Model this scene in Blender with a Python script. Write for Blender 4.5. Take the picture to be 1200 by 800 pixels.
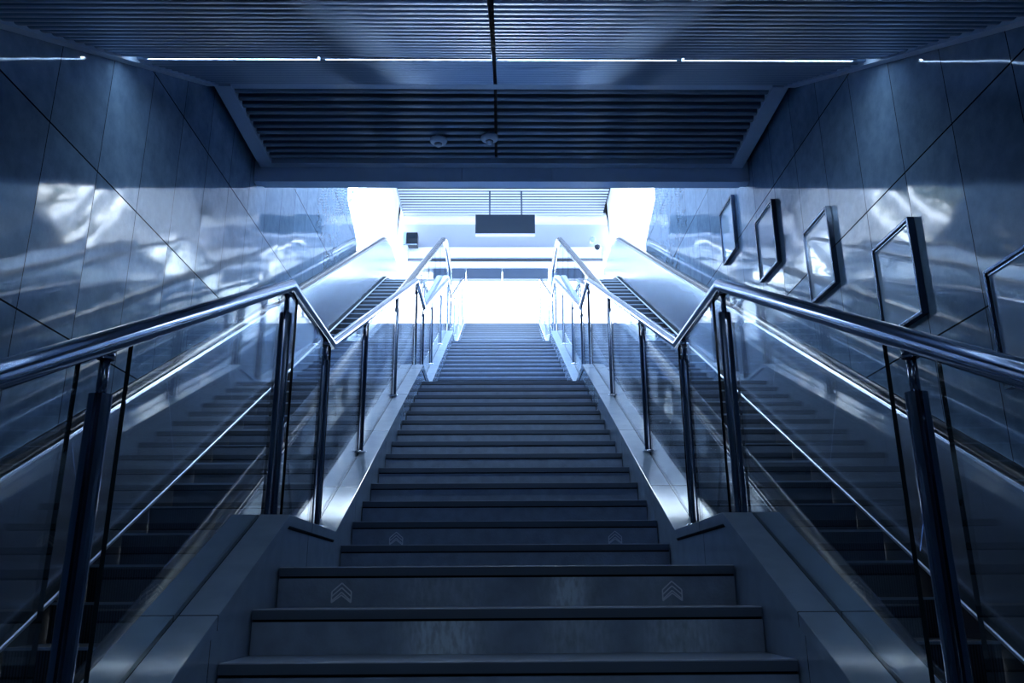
import bpy, bmesh, math, random
from mathutils import Vector, Matrix
random.seed(7)
scene = bpy.context.scene
for o in list(bpy.data.objects): bpy.data.objects.remove(o)
COL = scene.collection

# ------------------------------------------------------------------ camera
cam_d = bpy.data.cameras.new('camera'); cam = bpy.data.objects.new('camera', cam_d); COL.objects.link(cam)
F_PX, PITCH, YAW, ROLL = 967.7, math.radians(16.912), math.radians(0.835), math.radians(-0.339)
cam_d.sensor_width = 36.0; cam_d.lens = F_PX / 1200 * 36.0; cam_d.clip_start = 0.05; cam_d.clip_end = 400
fw = Vector((math.sin(YAW)*math.cos(PITCH), math.cos(YAW)*math.cos(PITCH), math.sin(PITCH)))
r0 = Vector((math.cos(YAW), -math.sin(YAW), 0)); u0 = r0.cross(fw)
rt = math.cos(ROLL)*r0 + math.sin(ROLL)*u0; up = -math.sin(ROLL)*r0 + math.cos(ROLL)*u0
M = Matrix.Identity(4)
for i in range(3): M[i][0], M[i][1], M[i][2] = rt[i], up[i], -fw[i]
M.translation = (-0.0257, 0, 1.55)
cam.matrix_world = M
scene.camera = cam

# ------------------------------------------------------------------ sky, exposure
W = bpy.data.worlds.new('sky'); scene.world = W; W.use_nodes = True
bgn = W.node_tree.nodes['Background']
bgn.inputs['Color'].default_value = (0.76, 0.87, 1.0, 1); bgn.inputs['Strength'].default_value = 11.0
scene.view_settings.view_transform = 'Standard'; scene.view_settings.look = 'None'
scene.view_settings.exposure = 0.55; scene.view_settings.gamma = 1.0
scene.view_settings.use_curve_mapping = False
STRIP = 34.0                                   # emission of the ceiling strip lights
STRIP_COL = (0.70, 0.86, 1.0, 1)

# ------------------------------------------------------------------ materials
def new_mat(name):
    m = bpy.data.materials.new(name); m.use_nodes = True
    return m, m.node_tree.nodes, m.node_tree.links
def math_n(n, l, op, a, b=None, c=None):
    x = n.new('ShaderNodeMath'); x.operation = op
    for i, v in enumerate((a, b, c)):
        if v is None: continue
        if isinstance(v, (int, float)): x.inputs[i].default_value = v
        else: l.new(v, x.inputs[i])
    return x.outputs[0]
def mix_rgb(n, l, fac, a, b):
    x = n.new('ShaderNodeMix'); x.data_type = 'RGBA'
    if isinstance(fac, (int, float)): x.inputs[0].default_value = fac
    else: l.new(fac, x.inputs[0])
    for k, v in ((6, a), (7, b)):
        if isinstance(v, tuple): x.inputs[k].default_value = (*v, 1)
        else: l.new(v, x.inputs[k])
    return x.outputs[2]
def pb(name, col, rough=.4, metal=0.0, spec=.5, noise=0.0, nscale=8.0, bump=0.0, bscale=30.0, rnoise=0.0):
    m, n, l = new_mat(name); b = n['Principled BSDF']
    b.inputs['Base Color'].default_value = (*col, 1); b.inputs['Roughness'].default_value = rough
    b.inputs['Metallic'].default_value = metal; b.inputs['Specular IOR Level'].default_value = spec
    tc = n.new('ShaderNodeTexCoord')
    if noise or rnoise:
        t = n.new('ShaderNodeTexNoise'); t.inputs['Scale'].default_value = nscale; t.inputs['Detail'].default_value = 5
        l.new(tc.outputs['Object'], t.inputs['Vector'])
        if noise:
            l.new(mix_rgb(n, l, t.outputs['Fac'], tuple(c*(1-noise) for c in col), tuple(min(1, c*(1+noise)) for c in col)), b.inputs['Base Color'])
        if rnoise:
            l.new(math_n(n, l, 'MULTIPLY_ADD', t.outputs['Fac'], rnoise*2, rough-rnoise), b.inputs['Roughness'])
    if bump:
        t2 = n.new('ShaderNodeTexNoise'); t2.inputs['Scale'].default_value = bscale; t2.inputs['Detail'].default_value = 3
        l.new(tc.outputs['Object'], t2.inputs['Vector'])
        bn = n.new('ShaderNodeBump'); bn.inputs['Strength'].default_value = bump; bn.inputs['Distance'].default_value = .01
        l.new(t2.outputs['Fac'], bn.inputs['Height']); l.new(bn.outputs['Normal'], b.inputs['Normal'])
    return m
def emis(name, col, s):
    m, n, l = new_mat(name); n.remove(n['Principled BSDF'])
    e = n.new('ShaderNodeEmission'); e.inputs['Color'].default_value = col; e.inputs['Strength'].default_value = s
    l.new(e.outputs[0], n['Material Output'].inputs[0]); return m
def glass_mat(name, tint):
    # thin clear sheet: transmits straight through, mirrors more at grazing angles (Schlick)
    m, n, l = new_mat(name); n.remove(n['Principled BSDF'])
    g = n.new('ShaderNodeNewGeometry'); d = n.new('ShaderNodeVectorMath'); d.operation = 'DOT_PRODUCT'
    l.new(g.outputs['Normal'], d.inputs[0]); l.new(g.outputs['Incoming'], d.inputs[1])
    c = math_n(n, l, 'ABSOLUTE', d.outputs['Value']); c = math_n(n, l, 'SUBTRACT', 1.0, c)
    c = math_n(n, l, 'POWER', c, 5.0); c = math_n(n, l, 'MULTIPLY_ADD', c, .95, .045)
    t = n.new('ShaderNodeBsdfTransparent'); t.inputs[0].default_value = (*tint, 1)
    s = n.new('ShaderNodeBsdfGlossy'); s.inputs['Roughness'].default_value = 0.0; s.inputs['Color'].default_value = (.95, .97, 1, 1)
    x = n.new('ShaderNodeMixShader'); l.new(c, x.inputs[0]); l.new(t.outputs[0], x.inputs[1]); l.new(s.outputs[0], x.inputs[2])
    l.new(x.outputs[0], n['Material Output'].inputs[0]); return m
def wall_mat(name, dark, lite, rough):
    # polished granite slabs 0.617 x 1.195 m with dark open joints
    m, n, l = new_mat(name); b = n['Principled BSDF']
    tc = n.new('ShaderNodeTexCoord'); sp = n.new('ShaderNodeSeparateXYZ'); l.new(tc.outputs['Object'], sp.inputs[0])
    py = math_n(n, l, 'DIVIDE', math_n(n, l, 'SUBTRACT', sp.outputs['Y'], 4.43-61.7), .617)
    pz = math_n(n, l, 'DIVIDE', math_n(n, l, 'SUBTRACT', sp.outputs['Z'], 4.29-11.95), 1.195)
    def joint(p, size, w):
        f = math_n(n, l, 'FRACT', math_n(n, l, 'ADD', p, .5)); f = math_n(n, l, 'ABSOLUTE', math_n(n, l, 'SUBTRACT', f, .5))
        return math_n(n, l, 'LESS_THAN', math_n(n, l, 'MULTIPLY', f, size), w)
    jm = math_n(n, l, 'MAXIMUM', joint(py, .617, .0035), joint(pz, 1.195, .006))
    cb = n.new('ShaderNodeCombineXYZ')
    l.new(math_n(n, l, 'FLOOR', py), cb.inputs[0]); l.new(math_n(n, l, 'FLOOR', pz), cb.inputs[1])
    wn = n.new('ShaderNodeTexWhiteNoise'); wn.noise_dimensions = '3D'; l.new(cb.outputs[0], wn.inputs['Vector'])
    t = n.new('ShaderNodeTexNoise'); t.inputs['Scale'].default_value = 7; t.inputs['Detail'].default_value = 9; t.inputs['Roughness'].default_value = .7
    ad = n.new('ShaderNodeVectorMath'); ad.operation = 'MULTIPLY_ADD'; l.new(cb.outputs[0], ad.inputs[0]); ad.inputs[1].default_value = (3.7, 1.3, 2.1)
    l.new(tc.outputs['Object'], ad.inputs[2]); l.new(ad.outputs[0], t.inputs['Vector'])
    base = mix_rgb(n, l, t.outputs['Fac'], dark, lite)
    hv = n.new('ShaderNodeHueSaturation'); l.new(base, hv.inputs['Color'])
    l.new(math_n(n, l, 'MULTIPLY_ADD', wn.outputs['Value'], .25, .87), hv.inputs['Value'])
    l.new(mix_rgb(n, l, jm, hv.outputs['Color'], (.004, .007, .012)), b.inputs['Base Color'])
    l.new(math_n(n, l, 'MAXIMUM', math_n(n, l, 'MULTIPLY_ADD', t.outputs['Fac'], .06, rough-.03), jm), b.inputs['Roughness'])
    l.new(math_n(n, l, 'MULTIPLY_ADD', jm, -.65, .65), b.inputs['Specular IOR Level'])
    # each slab sits at a very slightly different angle and is not perfectly flat
    t2 = n.new('ShaderNodeTexNoise'); t2.inputs['Scale'].default_value = 2.2; t2.inputs['Detail'].default_value = 1
    l.new(ad.outputs[0], t2.inputs['Vector'])
    bn = n.new('ShaderNodeBump'); bn.inputs['Strength'].default_value = .16; bn.inputs['Distance'].default_value = .012
    l.new(t2.outputs['Fac'], bn.inputs['Height'])
    tv = n.new('ShaderNodeVectorMath'); tv.operation = 'MULTIPLY_ADD'; l.new(wn.outputs['Color'], tv.inputs[0])
    tv.inputs[1].default_value = (.012, .012, .012); l.new(bn.outputs['Normal'], tv.inputs[2])
    sb = n.new('ShaderNodeVectorMath'); sb.operation = 'SUBTRACT'; l.new(tv.outputs[0], sb.inputs[0]); sb.inputs[1].default_value = (.006, .006, .006)
    nz = n.new('ShaderNodeVectorMath'); nz.operation = 'NORMALIZE'; l.new(sb.outputs[0], nz.inputs[0])
    l.new(nz.outputs[0], b.inputs['Normal'])
    return m
def worn_sheen_mat(name, col, spots):
    # stone riser with pale patches, scuffs plus light reflections painted into the colour: (x centre, half width, strength)
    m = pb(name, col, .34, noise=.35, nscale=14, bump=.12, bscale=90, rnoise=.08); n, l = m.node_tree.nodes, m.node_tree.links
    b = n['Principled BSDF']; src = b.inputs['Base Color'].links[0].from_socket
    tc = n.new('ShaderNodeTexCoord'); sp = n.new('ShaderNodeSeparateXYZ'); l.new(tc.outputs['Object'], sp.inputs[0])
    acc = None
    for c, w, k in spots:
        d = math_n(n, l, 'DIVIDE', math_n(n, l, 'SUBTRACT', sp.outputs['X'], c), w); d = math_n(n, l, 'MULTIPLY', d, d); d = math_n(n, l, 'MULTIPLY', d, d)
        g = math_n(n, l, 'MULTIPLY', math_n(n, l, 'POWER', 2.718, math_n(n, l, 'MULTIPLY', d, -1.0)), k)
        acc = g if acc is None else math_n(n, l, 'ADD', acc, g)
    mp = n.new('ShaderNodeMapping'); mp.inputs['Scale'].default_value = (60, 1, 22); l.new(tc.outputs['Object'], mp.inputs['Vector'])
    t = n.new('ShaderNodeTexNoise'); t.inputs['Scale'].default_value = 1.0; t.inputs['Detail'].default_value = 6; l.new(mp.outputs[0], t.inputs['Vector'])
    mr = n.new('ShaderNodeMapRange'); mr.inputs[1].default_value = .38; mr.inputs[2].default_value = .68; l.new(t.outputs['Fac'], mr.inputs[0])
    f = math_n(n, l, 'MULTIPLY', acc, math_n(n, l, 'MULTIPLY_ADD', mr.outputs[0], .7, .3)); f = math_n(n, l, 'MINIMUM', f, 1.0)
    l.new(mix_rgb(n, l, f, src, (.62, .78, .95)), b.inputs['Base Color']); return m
def add_joints(m, period, start, w):
    n, l = m.node_tree.nodes, m.node_tree.links; b = n['Principled BSDF']; src = b.inputs['Base Color'].links[0].from_socket
    tc = n.new('ShaderNodeTexCoord'); sp = n.new('ShaderNodeSeparateXYZ'); l.new(tc.outputs['Object'], sp.inputs[0])
    f = math_n(n, l, 'FRACT', math_n(n, l, 'DIVIDE', math_n(n, l, 'SUBTRACT', sp.outputs['Y'], start-20*period), period))
    l.new(mix_rgb(n, l, math_n(n, l, 'LESS_THAN', math_n(n, l, 'MULTIPLY', f, period), w), src, (.03, .05, .08)), b.inputs['Base Color'])
def step_mat(name, col):
    # dark ribbed escalator step: fine grooves running front to back
    m, n, l = new_mat(name); b = n['Principled BSDF']
    tc = n.new('ShaderNodeTexCoord'); sp = n.new('ShaderNodeSeparateXYZ'); l.new(tc.outputs['Object'], sp.inputs[0])
    f = math_n(n, l, 'FRACT', math_n(n, l, 'MULTIPLY', sp.outputs['X'], 70.0)); g = math_n(n, l, 'LESS_THAN', f, .45)
    l.new(mix_rgb(n, l, g, col, tuple(c*.3 for c in col)), b.inputs['Base Color'])
    b.inputs['Roughness'].default_value = .45; b.inputs['Metallic'].default_value = .35
    return m
MT = dict(
    wall=wall_mat('polished blue grey granite', (.040, .085, .155), (.165, .265, .41), .055),
    stone=pb('blue grey stair stone', (.25, .34, .48), .34, noise=.35, nscale=14, bump=.12, bscale=90, rnoise=.08),
    worn_sheen_a=worn_sheen_mat('scuffed and sheen painted riser stone', (.25, .34, .48), ((-.26, .17, .35), (.235, .06, 1.0), (.24, .12, .35), (.55, .1, .15))),
    worn_sheen_b=worn_sheen_mat('heavily scuffed and sheen painted riser stone', (.25, .34, .48), ((-.225, .11, 1.0), (-.23, .18, .4), (.235, .12, .5), (.60, .13, .7))),
    curb=pb('polished curb stone', (.26, .37, .52), .08, spec=.65, noise=.18, nscale=10, rnoise=.03),
    groove_shadow=pb('dark groove and shadow line', (.010, .017, .026), .9, spec=.05),
    nosing=pb('dark nosing strip', (.085, .125, .19), .4),
    steel=pb('polished steel', (.31, .39, .53), .11, 1.0),
    dsteel=pb('dark polished steel', (.17, .23, .33), .17, 1.0),
    panel=pb('brushed steel panel', (.56, .68, .86), .24, .85, bump=.02, bscale=2.0),
    alu=pb('bright aluminium trim', (.72, .80, .92), .22, 1.0),
    bead=pb('satin aluminium bead', (.46, .56, .74), .38, .8),
    rubber=pb('black handrail rubber', (.012, .019, .032), .25, spec=.6),
    glass=glass_mat('clear balustrade glass', (.94, .97, .985)),
    gedge=pb('dark glass edge', (.004, .012, .018), .15, spec=.6),
    fsteel=pb('dark frame steel', (.085, .12, .18), .18, 1.0),
    estep=step_mat('ribbed escalator step', (.035, .055, .085)),
    eline=pb('step front edge', (.24, .33, .45), .4, .6),
    skirt=pb('black skirt panel', (.012, .018, .03), .8, spec=.1),
    slat=pb('blue grey ceiling slat', (.19, .29, .45), .32, .85),
    slatl=pb('matt blue grey slat', (.10, .16, .25), .5, .3),
    slat2=pb('white ceiling slat', (.50, .55, .64), .5),
    void=pb('dark ceiling void', (.006, .010, .018), .9),
    trim=pb('blue grey metal trim', (.30, .42, .60), .5, .1),
    trimd=pb('dark blue metal', (.045, .075, .13), .5, .1),
    beam=pb('blue grey beam cladding', (.36, .52, .76), .5, .0, noise=.08),
    white=pb('white painted steel', (.84, .88, .94), .5),
    pale=pb('pale grey wall', (.36, .41, .52), .45),
    floor=pb('blue grey floor stone', (.16, .24, .36), .3, noise=.2),
    pave=pb('pale outdoor paving', (.60, .64, .70), .8, noise=.1),
    sign=pb('dark sign face', (.007, .018, .036), .6, spec=.25),
    black=pb('black plastic', (.010, .018, .03), .4, spec=.3),
    poster=pb('blank poster behind glass', (.24, .35, .50), .03, spec=1.0, bump=.04, bscale=3.0),
    detector=pb('grey detector plastic', (.30, .40, .55), .5),
    lightm=emis('strip light diffuser', STRIP_COL, STRIP),
    fill_low=emis('added fill light diffuser', STRIP_COL, 14.0),
    chev=pb('worn pale sticker line', (.75, .84, .95), .6),
    bark=pb('grey bark', (.10, .12, .15), .9, noise=.3),
    leaf=pb('blue green leaves', (.13, .20, .21), .5, noise=.4, nscale=1.5),
)

add_joints(MT['curb'], 1.19, 2.62, .006)
# ------------------------------------------------------------------ mesh helpers
class MB:
    def __init__(s): s.bm = bmesh.new(); s.mi = 0
    def face(s, vs):
        try: f = s.bm.faces.new(vs); f.material_index = s.mi; return f
        except ValueError: return None
    def box(s, x0, x1, y0, y1, z0, z1):
        v = [s.bm.verts.new((x, y, z)) for x in (x0, x1) for y in (y0, y1) for z in (z0, z1)]
        for q in ((0,1,3,2), (4,6,7,5), (0,4,5,1), (2,3,7,6), (0,2,6,4), (1,5,7,3)): s.face([v[i] for i in q])
        return s
    def prism(s, poly, x0, x1):               # polygon in the y-z plane pulled along x
        a = [s.bm.verts.new((x0, y, z)) for y, z in poly]; b = [s.bm.verts.new((x1, y, z)) for y, z in poly]
        n = len(poly); s.face(a[::-1]); s.face(b)
        for i in range(n): s.face([a[i], a[(i+1) % n], b[(i+1) % n], b[i]])
        return s
    def ribbon(s, path, prof, cap=True, closed=True):    # x-z profile (dx,dz) carried along a path of (y,z): no twist, verticals stay vertical
        rings = [[s.bm.verts.new((dx, y, z+dz)) for dx, dz in prof] for y, z in path]
        n = len(prof); rng = range(n) if closed else range(n-1)
        for a, b in zip(rings, rings[1:]):
            for i in rng: s.face([a[i], a[(i+1) % n], b[(i+1) % n], b[i]])
        if cap and closed: s.face(rings[0][::-1]); s.face(rings[-1])
        return s
    def tube(s, pts, r, n=14, cap=True):      # round bar along 3-D points with mitred corners
        P = [Vector(p) for p in pts]; rings = []
        for i, p in enumerate(P):
            d0 = (p-P[i-1]).normalized() if i else (P[1]-p).normalized()
            d1 = (P[i+1]-p).normalized() if i < len(P)-1 else d0
            t = (d0+d1).normalized(); k = 1/max(.35, t.dot(d0))
            ref = Vector((1, 0, 0)) if abs(t.x) < .9 else Vector((0, 0, 1))
            a = (ref - t*ref.dot(t)).normalized(); b = t.cross(a)
            w = (d1-d0); kb = k if w.length > 1e-4 else 1
            ring = []
            for j in range(n):
                q = 2*math.pi*j/n
                off = a*math.cos(q)*r + b*math.sin(q)*r
                if kb != 1:
                    wn = (w - t*w.dot(t)).normalized(); off += wn*off.dot(wn)*(kb-1)
                ring.append(s.bm.verts.new(p+off))
            rings.append(ring)
        for A, B in zip(rings, rings[1:]):
            for j in range(n): 
                f = s.face([A[j], A[(j+1) % n], B[(j+1) % n], B[j]])
                if f: f.smooth = True
        if cap: s.face(rings[0][::-1]); s.face(rings[-1])
        return s
    def lathe(s, prof, cx=0, cy=0, n=24, z=0): # (r,z) profile about a vertical axis
        rings = [[s.bm.verts.new((cx+r*math.cos(2*math.pi*j/n), cy+r*math.sin(2*math.pi*j/n), z+h)) for j in range(n)] for r, h in prof]
        for A, B in zip(rings, rings[1:]):
            for j in range(n):
                f = s.face([A[j], A[(j+1) % n], B[(j+1) % n], B[j]])
                if f: f.smooth = True
        s.face(rings[0][::-1]); s.face(rings[-1]); return s
    def build(s, name, mats, parent=None, bevel=0.0):
        me = bpy.data.meshes.new(name); bmesh.ops.recalc_face_normals(s.bm, faces=s.bm.faces)
        if bevel: bmesh.ops.bevel(s.bm, geom=list(s.bm.edges), offset=bevel, segments=2, affect='EDGES', profile=.7)
        s.bm.to_mesh(me); s.bm.free()
        for m in (mats if isinstance(mats, (list, tuple)) else [mats]): me.materials.append(m)
        o = bpy.data.objects.new(name, me); COL.objects.link(o)
        if parent: o.parent = parent; o.matrix_parent_inverse = Matrix.Translation(-Vector(parent.location)) if parent.type == 'EMPTY' else Matrix.Identity(4)
        return o
def thing(name, label, cat, loc=(0, 0, 0), group=None):
    o = bpy.data.objects.new(name, None); COL.objects.link(o); o.location = loc; o.empty_display_size = .2
    o['label'] = label; o['category'] = cat
    if group: o['group'] = group
    return o
def struct(o, label=None, cat=None):
    o['kind'] = 'structure'
    if label: o['label'] = label
    if cat: o['category'] = cat
    return o

# ------------------------------------------------------------------ measured geometry
T, R = .3175, .15                       # stair tread and riser
A_Y, A_Z, LAND = 3.33, 1.65, 1.25       # first landing: front edge, height, depth
PER = LAND + 13*T                       # one flight plus landing
HW = .885                               # half width of the stair
WX = 2.75                               # wall face
TOPZ = 7.95
SL = R/T
def curb_pts():
    p = [(-.10, 1.857-SL*(3.40+.10))]
    for k in range(3): p += [(3.40+k*PER, 1.857+2.1*k), (4.36+k*PER, 1.857+2.1*k)]
    p += [(3.40+3*PER, 1.857+6.3), (20.5, 1.857+6.3)]
    return p
def rail_pts():
    p = [(-.25, 2.92-SL*3.45), (.15, 2.92-SL*3.45)]
    for k in range(3): p += [(3.60+k*PER, 2.92+2.1*k), (4.56+k*PER, 2.92+2.1*k)]
    p += [(3.60+3*PER, 2.92+6.3), (20.6, 2.92+6.3)]
    return p
CURB, RAIL = curb_pts(), rail_pts()
def interp(pts, y):
    if y <= pts[0][0]: return pts[0][1]
    for (a, b), (c, d) in zip(pts, pts[1:]):
        if y <= c: return b + (d-b)*(y-a)/(c-a)
    return pts[-1][1]
def between(pts, y0, y1):
    return [(y0, interp(pts, y0))] + [q for q in pts if y0+1e-3 < q[0] < y1-1e-3] + [(y1, interp(pts, y1))]
# escalator ledge line z = .55 y - .96, rounded off at floor and upper landing
ES = .55
def esc_path(y0=-.4, y1=18.4, off=0.0, r=2.6):
    def arc(yc, zc, s0, s1):            # fillet between slopes at the corner (yc,zc)
        a0, a1 = math.atan(s0), math.atan(s1); d = r*math.tan(abs(a1-a0)/2); out = []
        p0 = (yc-d*math.cos(a0), zc-d*math.sin(a0)); sg = 1 if a1 > a0 else -1
        c = (p0[0]-sg*r*math.sin(a0), p0[1]+sg*r*math.cos(a0))
        for i in range(11):
            a = a0+(a1-a0)*i/10; out.append((c[0]+sg*r*math.sin(a), c[1]-sg*r*math.cos(a)))
        return out
    yb, yt = (.06+.96)/ES, (TOPZ+.06+.96)/ES
    p = [(y0, .06)] + arc(yb, .06, 0, ES) + arc(yt, TOPZ+.06, ES, 0) + [(y1, TOPZ+.06)]
    return [(y, z+off) for y, z in p]
EP = esc_path()
def escz(y): return interp(EP, y)

# ------------------------------------------------------------------ setting: walls
def wall(side, s):
    x0, x1 = (s*WX, s*(WX+.3))
    m = MB()
    m.prism([(-6, -.3), (-6, 6.5), (8.3, 6.5), (8.3, 12.1), (13.4, 12.1), (13.4, 8.3), (14.5, 7.93), (14.5, 7.6), (6, -.3)], x0, x1)
    return struct(m.build('wall_'+side, MT['wall']))
wall('left', -1); wall('right', 1)
struct(MB().box(-3.05, 3.05, -6.3, -6, -.3, 4).build('wall_back', MT['wall']))
struct(MB().box(-2.75, 2.75, -6, .6, -.3, 0).build('floor', MT['floor']))
# upper landing behind the stair, and the ground outside at street level
m = MB(); m.box(-3.3, 3.3, 19.47, 24, 7.6, TOPZ); m.box(-2.75, -1.12, 17.2, 19.47, 7.6, TOPZ); m.box(1.12, 2.75, 17.2, 19.47, 7.6, TOPZ)
struct(m.build('floor', MT['floor']))
m = MB(); m.box(-60, -3.06, 6, 24, 7.4, 7.85); m.box(3.06, 60, 6, 24, 7.4, 7.85); m.box(-60, 60, 24, 90, 7.4, 7.85)
struct(m.build('floor', MT['pave']))

# ------------------------------------------------------------------ ceilings
def slat_row(m, pts, x0, x1, w=.080, h=.060):
    # pts: (y,z,angle) of each slat centre; rounded underside
    for y, z, a in pts:
        ca, sa = math.cos(a), math.sin(a)
        prof = [(-w/2, h), (-w/2, .010), (-w/2+.006, .003), (-w/4, -.002), (0, -.0035), (w/4, -.002), (w/2-.006, .003), (w/2, .010), (w/2, h)]
        m.prism([(y+u*ca-v*sa, z+u*sa+v*ca) for u, v in prof], x0, x1)
SLOPE = .55; CK = 6.70; CZ = 2.41+SLOPE*CK
ang = math.atan(SLOPE); pitch = .128
pts = []; d = 0
while True:
    y = 2.25 + d*math.cos(ang)
    if y > CK-.05: break
    if abs(y-5.04) > .095: pts.append((y, 2.41+SLOPE*y, ang))
    d += pitch
m = MB(); slat_row(m, pts, -2.66, -.085); slat_row(m, pts, -.055, 2.66)
struct(m.build('ceiling', MT['slat']))
m = MB(); lv = []; y = CK+.12
while y < 8.10: lv.append((y, CZ, 0)); y += .122
slat_row(m, lv, -2.55, -.085, .062); slat_row(m, lv, -.055, 2.55, .062)
struct(m.build('ceiling', MT['slatl']))
m = MB()
low = []; y = -5.9
while y < 2.15:
    if min(abs(y-.9), abs(y+2.4)) > .1: low.append((y, 3.62, 0))
    y += pitch
slat_row(m, low, -2.66, -.085); slat_row(m, low, -.055, 2.66)
struct(m.build('ceiling', MT['slat']))
m = MB()
m.prism([(-6, 3.72), (2.2, 3.72), (CK, CZ+.10), (8.3, CZ+.10), (8.3, CZ+.3), (CK, CZ+.3), (2.2, 3.95), (-6, 3.95)], -WX, WX)
struct(m.build('ceiling', MT['void']))
# pale metal edge strips along the walls and round the level field
m = MB()
for s in (-1, 1):
    a, b = sorted((s*2.64, s*2.748))
    m.prism([(2.2, 3.60), (CK, CZ-.02), (CK, CZ+.06), (2.2, 3.68)], a, b)
    m.prism([(-6, 3.60), (2.2, 3.60), (2.2, 3.68), (-6, 3.68)], a, b)
struct(m.build('trim_1', MT['trim']))
m = MB()
for s in (-1, 1):
    a, b = sorted((s*2.53, s*2.68)); m.box(a, b, CK-.02, 8.22, CZ-.03, CZ+.05)
m.box(-2.53, 2.53, 8.12, 8.22, CZ-.03, CZ+.05); m.box(-2.53, 2.53, CK-.03, CK+.05, CZ-.012, CZ+.05)
struct(m.build('trim_2', MT['trim']))
# beam at the end of the low ceiling: three cladding sheets and a bottom lip; upper facade above it
m = MB()
for x0, x1 in ((-2.745, -.452), (-.447, .548), (.553, 2.745)): m.box(x0, x1, 8.23, 8.30, 5.905, CZ+.06)
m.box(-2.66, 2.66, 8.20, 8.35, 5.885, 5.905)
m.box(-2.745, 2.745, 8.30, 8.36, 5.905, 6.5)
struct(m.build('trim_3', MT['beam'], bevel=.003))
struct(MB().box(-2.749, 2.749, 8.31, 8.58, 6.5, 12.1).build('wall_front', MT['white']))
# high white slatted ceiling of the upper hall
m = MB(); hs = []; y = 15.3
while y < 21.85: hs.append((y, 12.0, 0)); y += .165
slat_row(m, hs, -2.82, 2.93, .098, .013)
struct(m.build('ceiling', MT['slat2']))
m = MB(); m.box(-3.4, 3.6, 15.2, 23, 12.12, 12.5); struct(m.build('ceiling', MT['void']))
# unseen glazed roof over the escalator well, added to let in more daylight
m = MB(); m.box(-3.0, 3.1, 8.62, 15.15, 12.2, 12.22); struct(m.build('window_added', MT['glass']))
m = MB()
for y in (8.66, 10.8, 12.95, 15.1): m.box(-3.0, 3.1, y-.05, y+.05, 12.1, 12.3)
for x in (-2.9, -.95, 1.0, 2.95): m.box(x-.03, x+.03, 8.6, 15.15, 12.13, 12.28)
struct(m.build('trim_added', MT['white']))
m = MB(); m.box(-3.05, -2.83, 15.2, 21.9, 11.97, 12.11); m.box(3.03, 3.25, 15.2, 21.9, 11.97, 12.11); m.box(-3.0, 3.2, 21.88, 22.1, 11.84, 12.11)
struct(m.build('trim_4', MT['white']))
# head wall over the exit
m = MB()
m.box(-3.4, 3.6, 22.1, 22.4, 11.06, 12.12)
struct(m.build('wall_far', MT['pale']))
m = MB(); m.box(-3.4, 3.6, 21.95, 22.4, 10.76, 11.06); m.box(-3.4, 3.6, 22.0, 22.4, 10.47, 10.63); struct(m.build('trim_5', MT['white']))
m = MB(); m.box(-3.4, 3.6, 22.05, 22.4, 10.73, 10.757); m.box(-1.9, 1.9, 22.1, 22.35, 10.635, 10.69); struct(m.build('trim_6', MT['trimd']))
m = MB()
for a, b in ((-1.95, -1.02), (-1.0, .02), (.04, 1.35), (1.5, 2.4)): m.box(a, b, 22.1, 22.35, 10.15, 10.465)
struct(m.build('trim_7', MT['trimd']))

# ------------------------------------------------------------------ staircase
st = thing('staircase', 'broad blue grey stone staircase climbing in four flights between the two escalators', 'stairs', (0, 2, 0))
def chevron(x, y, z, par, s=.075):
    m = MB(); w = s/2; t = .0045
    def bar(p, q):
        v = Vector((q[0]-p[0], 0, q[1]-p[1])); nrm = Vector((-v.z, 0, v.x)).normalized()*t/2
        a = Vector((p[0], 0, p[1])); b = Vector((q[0], 0, q[1])); vs = []
        for yy in (y-.003, y+.001):
            vs += [m.bm.verts.new((c.x, yy, c.z)) for c in (a-nrm, b-nrm, b+nrm, a+nrm)]
        for q4 in ((0,1,2,3), (4,7,6,5), (0,4,5,1), (1,5,6,2), (2,6,7,3), (3,7,4,0)): m.face([vs[i] for i in q4])
    for k in range(3):
        zz = z + .028 - k*.017
        bar((x-w, zz-.028), (x, zz+.004)); bar((x, zz+.004), (x+w, zz-.028))
    for k in (-1, 1): bar((x+k*w, z), (x+k*w, z-.040))
    bar((x-w, z-.040), (x, z-.012)); bar((x, z-.012), (x+w, z-.040))
    o = m.build('chevron_mark', MT['chev'], par); o['label'] = 'pale worn chevron sticker'; return o
def step(y, z, depth, name, rm='stone'):
    m = MB(); m.box(-HW, HW, y, y+depth+.02, z-.034, z)
    tr = m.build(name, MT['stone'], st, bevel=.004)
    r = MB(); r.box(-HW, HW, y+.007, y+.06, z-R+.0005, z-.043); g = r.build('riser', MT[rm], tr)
    g2 = MB().box(-HW, HW, y+.016, y+.058, z-.0428, z-.0342).build('nosing_groove', MT['groove_shadow'], tr)
    MB().box(-HW+.001, HW-.001, y-.0012, y+.012, z-.0342, z-.004).build('nosing_strip', MT['nosing'], tr)
    return tr
for j in range(10, -1, -1):                    # lowest flight, eleven risers, ending at the first landing
    y, z = A_Y-T*j, A_Z-R*j
    o = step(y, z, LAND if j == 0 else T, 'landing' if j == 0 else 'step', {0: 'worn_sheen_a', 1: 'worn_sheen_b'}.get(j, 'stone'))
    if j == 0: chevron(-.64, y+.007, z-.093, o); chevron(.638, y+.007, z-.093, o)
for k in range(3):
    y0, z0 = A_Y+LAND+k*PER, A_Z+2.1*k
    for j in range(1, 15):
        last = j == 14
        o = step(y0+(j-1)*T, z0+j*R, (LAND if k < 2 else .4) if last else T, 'landing' if (last and k < 2) else 'step')
        if k == 0 and j == 2:
            chevron(-.63, y0+T+.007, z0+.30-.093, o); chevron(.637, y0+T+.007, z0+.30-.093, o)
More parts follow.
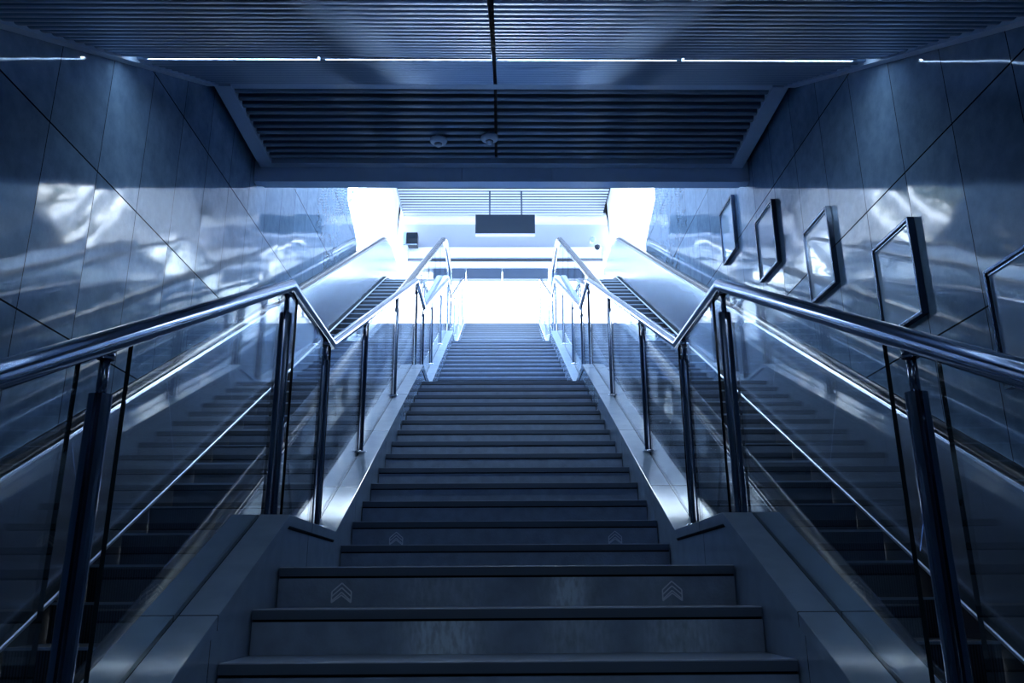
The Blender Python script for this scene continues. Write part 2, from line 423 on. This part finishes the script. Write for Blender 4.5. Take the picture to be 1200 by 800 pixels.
# side curbs with a capping and a glazing groove
for s in (-1, 1):
    top = [(y, z) for y, z in CURB]
    m = MB()
    prof = [(.890, -.9), (.890, -.047), (.874, -.045), (.874, -.002), (.876, 0), (.992, 0), (.992, -.02), (1.008, -.02), (1.008, 0), (1.106, 0), (1.108, -.002), (1.108, -.9)]
    m.ribbon(top, [(s*x, z) for x, z in prof])
    m.build('side_curb', MT['curb'], st)
    b = [(y, z) for y, z in top]
    m = MB(); m.ribbon(top, [(s*.885, -.055), (s*.885, -.047), (s*.8915, -.047), (s*.8915, -.055)]); m.build('curb_shadow_strip', MT['groove_shadow'], st)  # dark strip standing in for the shadow line under the capping
m = MB(); m.prism([(.2, -.2), (.2, -.02), (A_Y, A_Z-.17), (A_Y+LAND, A_Z-.1), (A_Y+PER, A_Z+1.9), (A_Y+PER+LAND, A_Z+2), (A_Y+2*PER, A_Z+4), (A_Y+2*PER+LAND, A_Z+4.1), (19.4, 7.7), (19.4, 7.2), (6, -.2)], -HW, HW)
m.build('soffit', MT['stone'], st)

# ------------------------------------------------------------------ glass balustrades of the stair
def balustrade(s, label):
    root = thing('stair_balustrade', label, 'railing', (s*1.0, 3.57, 1.857), 'glass balustrades of the stair')
    x = s*1.0
    MB().tube([(x, y, z) for y, z in RAIL], .030, 18).build('handrail', MT['steel'], root)
    post_y = [.38, 1.975]
    for k in range(3): post_y += [3.57+k*PER, 4.42+k*PER, 5.67+k*PER, 7.31+k*PER]
    post_y += [3.57+3*PER, 20.4]
    for y in post_y:
        zb, zt = interp(CURB, y), interp(RAIL, y)
        m = MB()
        for h in (-1, 1):                         # two half-round bars either side of the glass line
            ring = [(x+h*.004, y-.022), (x+h*.004, y+.022)] + [(x+h*(.004+.024*math.sin(q)), y+.022*math.cos(q)) for q in [math.pi*i/8 for i in range(1, 8)]]
            lo = [m.bm.verts.new((a, b, zb-.05)) for a, b in ring]; hi = [m.bm.verts.new((a, b, zt-.135)) for a, b in ring]
            n = len(ring); m.face(lo); m.face(hi)
            for i in range(n): m.face([lo[i], lo[(i+1) % n], hi[(i+1) % n], hi[i]])
        p = m.build('post', MT['dsteel'], root)
        m = MB(); m.tube([(x, y, zt-.16), (x, y, zt-.045)], .0125, 12); m.tube([(x, y, zt-.047), (x, y, zt-.026)], .021, 12)
        nk = m.build('post_neck', MT['dsteel'], p)
        fl = MB().tube([(x, y, zb-.012), (x, y, zb+.006)], .048, 20).build('base_flange', MT['alu'], p)
    ends = sorted(post_y)
    for a, b in zip(ends, ends[1:]):
        ga = .125 if b-a > 1 else .12
        y0, y1 = a+(.17 if abs((a-3.57) % PER) < .02 else ga), b-(ga if b-a > 1 else .10)
        bot = [(y, z-.015) for y, z in between(CURB, y0, y1)]; topp = [(y, z-.026) for y, z in between(RAIL, y0, y1)]
        m = MB(); poly = bot+topp[::-1]; n = len(poly)
        A = [m.bm.verts.new((x-.006, *q)) for q in poly]; B = [m.bm.verts.new((x+.006, *q)) for q in poly]
        m.face(A[::-1]); m.face(B); m.mi = 1
        for i in range(n): m.face([A[i], A[(i+1) % n], B[(i+1) % n], B[i]])
        m.build('glass_panel', [MT['glass'], MT['gedge']], root)
balustrade(-1, 'steel railed glass balustrade along the left side of the stone stair')
balustrade(1, 'steel railed glass balustrade along the right side of the stone stair')

# ------------------------------------------------------------------ escalators
def escalator(s, label):
    root = thing('escalator', label, 'escalator', (s*1.87, .4, 0), 'escalators beside the stair')
    P = EP
    rng = lambda a, b: sorted((s*a, s*b))
    # steps
    run = .3636; yy = .9; n = 0
    si = 1.37; so = 2.37
    while yy < 17.1:
        z = escz(yy+.18)-.12; zn = escz(yy+.18-run)-.12; rise = max(z-zn, 0)
        m = MB(); a, b = rng(si+.004, so-.004)
        prof = [(yy, z-.004), (yy+.006, z), (yy+run+.03, z), (yy+run+.03, z-.03), (yy+.05, z-.03)]
        # curved riser
        prof += [(yy+.035*math.sin(q*math.pi/2), z-.03-(rise+.02)*q) for q in (.35, .7, 1.0)]
        prof += [(yy+.012, z-.03-(rise+.02)), (yy+.002, z-.03)]
        m.prism(prof, a, b); e = m.build('escalator_step', MT['estep'], root)
        MB().box(a, b, yy-.003, yy+.012, z-.012, z+.0015).build('step_edge', MT['eline'], e)
        yy += run; n += 1
    # skirts either side of the steps
    for a, b, nm in ((1.335, 1.37, 'inner_skirt'), (2.37, 2.405, 'outer_skirt')):
        MB().ribbon(P, [(s*a, -.34), (s*b, -.34), (s*b, -.012), (s*a, -.012)]).build(nm, MT['skirt'], root)
    MB().ribbon(P, [(s*2.364, -.012), (s*2.425, -.012), (s*2.425, .012), (s*2.40, .012), (s*2.364, -.008)]).build('outer_ledge', MT['groove_shadow'], root)
    MB().ribbon(P, [(s*2.360, -.020), (s*2.367, -.020), (s*2.369, .002), (s*2.360, -.002)]).build('ledge_bead', MT['bead'], root)
    MB().ribbon(P, [(s*1.255, -.012), (s*1.378, -.012), (s*1.378, .0), (s*1.255, .03)]).build('inner_deck', MT['skirt'], root)
    MB().ribbon(P, [(s*1.115, -.012), (s*1.195, -.012), (s*1.195, .03), (s*1.115, .03)]).build('side_deck', MT['trim'], root)
    MB().ribbon(P, [(s*1.115, -1.0), (s*1.13, -1.0), (s*1.13, -.013), (s*1.115, -.013)]).build('side_cladding', MT['trim'], root)
    MB().ribbon(P, [(s*2.53, .72), (s*2.745, .72), (s*2.745, .74), (s*2.53, .74)]).build('outer_deck', MT['skirt'], root)
    # mirror steel panels of the wall-side balustrade; joints square to the slope
    L = [0]
    for (a, b), (c, d) in zip(P, P[1:]): L.append(L[-1]+math.hypot(c-a, d-b))
    def at(t):
        for i in range(len(P)-1):
            if t <= L[i+1] or i == len(P)-2:
                f = (t-L[i])/(L[i+1]-L[i]); (a, b), (c, d) = P[i], P[i+1]
                g = math.hypot(c-a, d-b); return (a+(c-a)*f, b+(d-b)*f, -(d-b)/g, (c-a)/g)
    def panels(x0, x1, name, mats, h0, h1, size, gap, start):
        t = start
        while t < L[-1]-.3:
            e = min(t+size-gap, L[-1]-.05); ts = [t+(e-t)*i/8 for i in range(9)]
            lo = []; hi = []
            for q in ts:
                y, z, ny, nz = at(q); lo.append((y+ny*h0, z+nz*h0)); hi.append((y+ny*h1*nz, z+nz*h1*nz if False else z+h1*nz*nz+0))
            m = MB(); poly = lo+hi[::-1]; k = len(poly)
            a_, b_ = sorted((x0, x1))
            A = [m.bm.verts.new((a_, *q)) for q in poly]; B = [m.bm.verts.new((b_, *q)) for q in poly]
            m.face(A[::-1]); m.face(B); m.mi = 1 if isinstance(mats, list) else 0
            for i in range(k): m.face([A[i], A[(i+1) % k], B[(i+1) % k], B[i]])
            m.build(name, mats, root); t += size
    # panel tops sit .80 above the ledge measured vertically (= .80*cos along the normal)
    panels(s*2.420, s*2.432, 'steel_balustrade_panel', MT['panel'], .012, .80, 1.35, .006, .35)
    panels(s*1.219, s*1.231, 'glass_balustrade_panel', [MT['glass'], MT['gedge']], .0, .80, 1.35, .008, .35)
    # handrails: rubber belt on an aluminium guide, turned down over the newels
    for xc, nm in ((2.475, 'outer'), (1.215, 'inner')):
        H = [(y, z+.845) for y, z in P if -.1 < y]; H = [(-.35, H[0][1])] + H
        H[-1] = (17.9, H[-1][1])
        def nose(y, z, d): return [(y+d*.42*math.sin(q), z-.42+.42*math.cos(q)) for q in [math.pi*i/10 for i in range(1, 11)]]
        full = nose(H[0][0], H[0][1], -1)[::-1] + H + nose(H[-1][0], H[-1][1], 1)
        belt = [(-.052, .012), (-.040, .032), (-.016, .040), (.016, .040), (.040, .032), (.052, .012), (.049, .000), (-.049, .000)]
        m = MB(); carry(m, full, xc*s, belt); m.build('handrail_belt', MT['rubber'], root)
        guide = [(-.038, -.002), (.038, -.002), (.044, -.024), (.014, -.066), (-.014, -.066), (-.044, -.024)]
        m = MB(); carry(m, full, xc*s, guide); m.build('handrail_guide', MT['dsteel'] if nm == 'inner' else MT['alu'], root)
    m = MB()
    for zz in (2.44,):
        m.ribbon([(y, z+.80) for y, z in P], [(s*2.418, -.01), (s*2.54, -.01), (s*2.54, .02), (s*2.418, .02)])
    m.build('outer_capping', MT['alu'], root)
    # comb plates
    a, b = rng(1.33, 2.41)
    MB().box(a, b, 16.9, 18.4, TOPZ-.06, TOPZ+.002).build('comb_plate', MT['alu'], root)
    MB().box(a, b, -.6, 1.0, -.02, .004).build('comb_plate', MT['alu'], root)
def carry(m, path, x, prof):                  # profile (dx, dn) carried along a y-z path, dn along the path normal
    rings = []
    for i, (y, z) in enumerate(path):
        p, q = path[max(0, i-1)], path[min(len(path)-1, i+1)]
        ty, tz = q[0]-p[0], q[1]-p[1]; g = math.hypot(ty, tz) or 1; ny, nz = -tz/g, ty/g
        rings.append([m.bm.verts.new((x+dx, y+ny*dn, z+nz*dn)) for dx, dn in prof])
    n = len(prof)
    for A, B in zip(rings, rings[1:]):
        for j in range(n):
            f = m.face([A[j], A[(j+1) % n], B[(j+1) % n], B[j]])
            if f: f.smooth = True
    m.face(rings[0][::-1]); m.face(rings[-1])
escalator(-1, 'dark stepped escalator between the stone stair and the left granite wall')
escalator(1, 'dark stepped escalator between the stone stair and the right wall with frames')

# ------------------------------------------------------------------ things on the walls and ceiling
FR = [((3.745, 4.322), 2.585, 'nearest and lowest poster frame on the right granite wall, cut by the picture edge'),
      ((5.02, 5.586), 3.262, 'second lowest poster frame on the right granite wall, above the bend of the railing'),
      ((6.263, 6.812), 3.955, 'third poster frame up the right granite wall, middle one of the five'),
      ((7.52, 8.09), 4.652, 'fourth poster frame up the right granite wall, just past the dark ceiling beam'),
      ((8.82, 9.36), 5.362, 'topmost and farthest poster frame on the right granite wall')]
for (y0, y1), z0, lab in FR:
    z1 = z0+.685; root = thing('poster_frame', lab, 'frame', (2.74, (y0+y1)/2, z0), 'five poster frames along the right wall')
    m = MB(); b = .022
    for q in ((y0, y0+b, z0, z1), (y1-b, y1, z0, z1), (y0+b, y1-b, z0, z0+b), (y0+b, y1-b, z1-b, z1)): m.box(2.700, 2.748, *q)
    m.build('frame', MT['fsteel'], root, bevel=.004)
    m = MB()
    for q in ((y0+b, y0+b+.012, z0+b, z1-b), (y1-b-.012, y1-b, z0+b, z1-b), (y0+b, y1-b, z0+b, z0+b+.012), (y0+b, y1-b, z1-b-.012, z1-b)): m.box(2.712, 2.747, *q)
    m.build('inner_bead', MT['alu'], root)
    MB().box(2.722, 2.746, y0+b, y1-b, z0+b, z1-b).build('poster_panel', MT['poster'], root)
LS = [(-2.53, -1.31, 'leftmost of the four strip lights across the dark slatted ceiling'), (-1.27, -.085, 'second from the left of the four strip lights across the dark slatted ceiling'),
      (-.045, 1.24, 'third from the left of the four strip lights across the dark slatted ceiling'), (1.28, 2.51, 'rightmost of the four strip lights across the dark slatted ceiling')]
for a, b, lab in LS:
    zc = 2.41+SLOPE*5.04; root = thing('strip_light', lab, 'light', ((a+b)/2, 5.04, zc), 'strip lights across the slatted ceiling')
    def para(m, u0, u1, v0, v1, x0, x1):
        ca, sa = math.cos(ang), math.sin(ang)
        m.prism([(5.04+u*ca-v*sa, zc+u*sa+v*ca) for u, v in ((u0, v0), (u1, v0), (u1, v1), (u0, v1))], x0, x1)
    m = MB(); para(m, -.05, -.024, -.006, .06, a, b); para(m, .024, .05, -.006, .06, a, b); para(m, -.05, .05, .03, .06, a, b); m.build('housing', MT['trim'], root)
    m = MB(); para(m, -.0225, .0225, .004, .028, a+.006, b-.006); m.build('diffuser', MT['lightm'], root)
for x0, x1, yy, lab in ((-2.2, 2.2, .9, 'long added fill light in the low ceiling above the foot of the stair'), (-2.2, 2.2, -2.4, 'long added fill light in the low ceiling of the lower hall')):  # added fill strips, out of view, brightening the lower stair and beam
    root = thing('strip_light', lab, 'light', (0, yy, 3.6))  # added fill strip, out of view
    m = MB(); m.box(x0, x1, yy-.05, yy-.024, 3.59, 3.68); m.box(x0, x1, yy+.024, yy+.05, 3.59, 3.68); m.box(x0, x1, yy-.024, yy+.024, 3.64, 3.68); m.build('housing', MT['trim'], root)
    MB().box(x0+.006, x1-.006, yy-.0225, yy+.0225, 3.602, 3.63).build('diffuser', MT['fill_low'], root)
for x, y, lab in ((-.665, 7.60, 'round grey smoke detector under the slatted ceiling, left one of two'), (-.135, 7.55, 'round grey smoke detector beside the ceiling joint, right one of two')):
    root = thing('smoke_detector', lab, 'detector', (x, y, CZ-.12), 'smoke detectors under the level ceiling')
    m = MB(); m.lathe([(.030, CZ+.02), (.030, CZ-.035), (.022, CZ-.04)], x, y); m.build('stem', MT['detector'], root)
    m = MB(); m.lathe([(.055, CZ-.030), (.088, CZ-.042), (.092, CZ-.058), (.082, CZ-.075), (.050, CZ-.092)], x, y); m.build('body', MT['detector'], root)
    m = MB(); m.lathe([(.040, CZ-.09), (.032, CZ-.115), (.018, CZ-.125)], x, y); m.build('sensor', MT['detector'], root)
# hanging sign
root = thing('hanging_sign', 'dark rectangular sign hung on two rods from the white slatted ceiling', 'sign', (.105, 20.3, 10.7))
m = MB(); m.box(-.695, .907, 20.28, 20.40, 10.735, 11.29); m.build('sign_panel', MT['sign'], root, bevel=.006)
MB().box(-.695, .907, 20.275, 20.405, 10.70, 10.734).build('bottom_lip', MT['pale'], root)
for x in (-.31, .55): MB().tube([(x, 20.33, 11.28), (x, 20.33, 12.03)], .022, 10).build('rod', MT['trimd'], root)
# dark display box by the exit
root = thing('wall_monitor', 'small dark box mounted high on the white wall left of the exit', 'monitor', (-2.55, 21.5, 11.0))
MB().box(-2.76, -2.68, 21.42, 22.1, 10.92, 11.30).build('bracket', MT['trim'], root)
m = MB(); m.box(-2.67, -2.36, 21.45, 21.75, 10.93, 11.30); m.build('screen_box', MT['black'], root, bevel=.01)
m = MB(); m.box(-2.62, -2.42, 21.44, 21.455, 11.12, 11.22); m.build('screen_text_band', MT['sign'], root)
MB().box(-2.67, -2.36, 21.42, 21.45, 10.92, 10.935).build('bottom_rail', MT['trim'], root)
# cameras on the right pillar
for x, z, lab in ((2.74, 10.93, 'small dark dome camera on the white bracket right of the exit'), (2.62, 11.17, 'small grey dome camera on the pale wall above the bracket')):
    root = thing('dome_camera', lab, 'camera', (x, 21.6, z), 'dome cameras right of the exit')
    m = MB(); m.lathe([(.03, .09), (.075, .08), (.085, .04), (.075, -.01), (.045, -.05), (.015, -.062)], x, 21.7, 16, z); m.build('dome', MT['black'] if z < 11 else MT['detector'], root)
    MB().box(x-.05, x+.05, 21.66, 22.1, z+.07, z+.10).build('arm', MT['white'], root)
# white pillars either side of the exit
for x, lab in ((-2.80, 'white square pillar with a grey capital left of the exit'), (3.03, 'white square pillar with a grey capital right of the exit')):
    root = thing('pillar', lab, 'pillar', (x, 21.4, TOPZ), 'pillars beside the exit')
    MB().box(x-.16, x+.16, 21.3, 21.6, TOPZ, 10.62).build('shaft', MT['white'], root)
    MB().box(x-.20, x+.20, 21.2, 21.7, 10.62, 10.80).build('capital', MT['pale'], root)
# white side trusses closing the upper hall
def truss(s, cx, label):
    root = thing('side_truss', label, 'truss', (s*2.9+cx, 14, TOPZ), 'white trusses beside the upper hall')
    x0, x1 = sorted((s*2.86+cx, s*3.05+cx))
    def bar(pts, name): MB().prism(pts, x0, x1).build(name, MT['white'], root)
    def diag(ya, yb, z0, z1, k=1.09):          # band leaning away from the viewer
        return [(ya, z0), (yb, z0), (yb+(z1-z0)/k, z1), (ya+(z1-z0)/k, z1)]
    def ln(c, z, k=1.09): return (c+(z-8.0)/k, z)
    T1 = 12.1
    bar([ln(14.25, 8.0), ln(14.70, 8.0), ln(14.70, 10.45), ln(14.25, 10.45)], 'strut')
    bar([ln(14.25, 10.451), ln(15.20, 10.451), ln(15.20, T1), ln(14.25, T1)], 'node_plate')
    bar([ln(15.201, 8.0), ln(17.2, 8.0), ln(17.2, T1), ln(15.201, T1)], 'gusset_plate')
    bar([ln(17.201, 10.4), ln(17.75, 10.4), ln(17.75, T1), ln(17.201, T1)], 'node_plate')
    bar([ln(17.751, 8.0), ln(18.2, 8.0), ln(18.2, 10.9), (21.1, 10.9), (21.1, T1), ln(17.751, T1)], 'gusset_plate')
    bar([(13.45, 11.55), (17.45, 11.55), (17.95, T1), (13.45, T1)], 'top_chord')
    bar([(14.56, 7.86), (21.1, 7.86), (21.1, 7.998), (14.56, 7.998)], 'bottom_chord')
truss(-1, 0, 'white diagonal strutted truss on the left above the escalator top')
truss(1, .12, 'white diagonal strutted truss on the right above the escalator top')

# ------------------------------------------------------------------ trees outside, seen mirrored in the polished walls
def tree(x, y, h, seed, label):
    rnd = random.Random(seed); root = thing('tree', label, 'tree', (x, y, 7.85), 'street trees beside the exit hall')
    m = MB(); zb = 7.85
    m.tube([(x, y, zb-.1), (x+.05, y, zb+h*.2), (x-.05, y+.1, zb+h*.45), (x+.1, y, zb+h*.7)], .13, 8)
    tips = []
    for i in range(24):
        a = rnd.uniform(0, 6.28); z0 = zb+h*rnd.uniform(.25, .65); L_ = h*rnd.uniform(.2, .36)
        p1 = (x+math.cos(a)*L_*.5, y+math.sin(a)*L_*.5, z0+L_*.35); p2 = (x+math.cos(a)*L_, y+math.sin(a)*L_, z0+L_*.8)
        m.tube([(x, y, z0), p1, p2], .04, 5); tips += [p1, p2]
    m.build('trunk', MT['bark'], root)
    m = MB()
    for i in range(4500):
        c = Vector(rnd.choice(tips)) + Vector((rnd.gauss(0, h*.075), rnd.gauss(0, h*.075), rnd.gauss(0, h*.07)))
        u = Vector((rnd.gauss(0, 1), rnd.gauss(0, 1), rnd.gauss(0, 1))).normalized(); v = u.orthogonal().normalized(); w = rnd.uniform(.06, .12)
        q = [m.bm.verts.new(c+k) for k in (u*w, v*w*.5, -u*w, -v*w*.5)]; m.face(q)
    m.build('foliage', MT['leaf'], root)
for i, (x, y, h, lab) in enumerate([(6.8, 20.0, 6.8, 'leafy street tree right of the hall, nearer to the granite wall end'), (8.0, 30.0, 7.5, 'tall leafy street tree right of the exit, farther from the wall end'),
                                    (-6.8, 20.2, 6.8, 'leafy street tree left of the hall, nearer to the granite wall end'), (-8.2, 30.4, 7.5, 'tall leafy street tree left of the exit, farther from the wall end')]):
    tree(x, y, h, 10+i, lab)
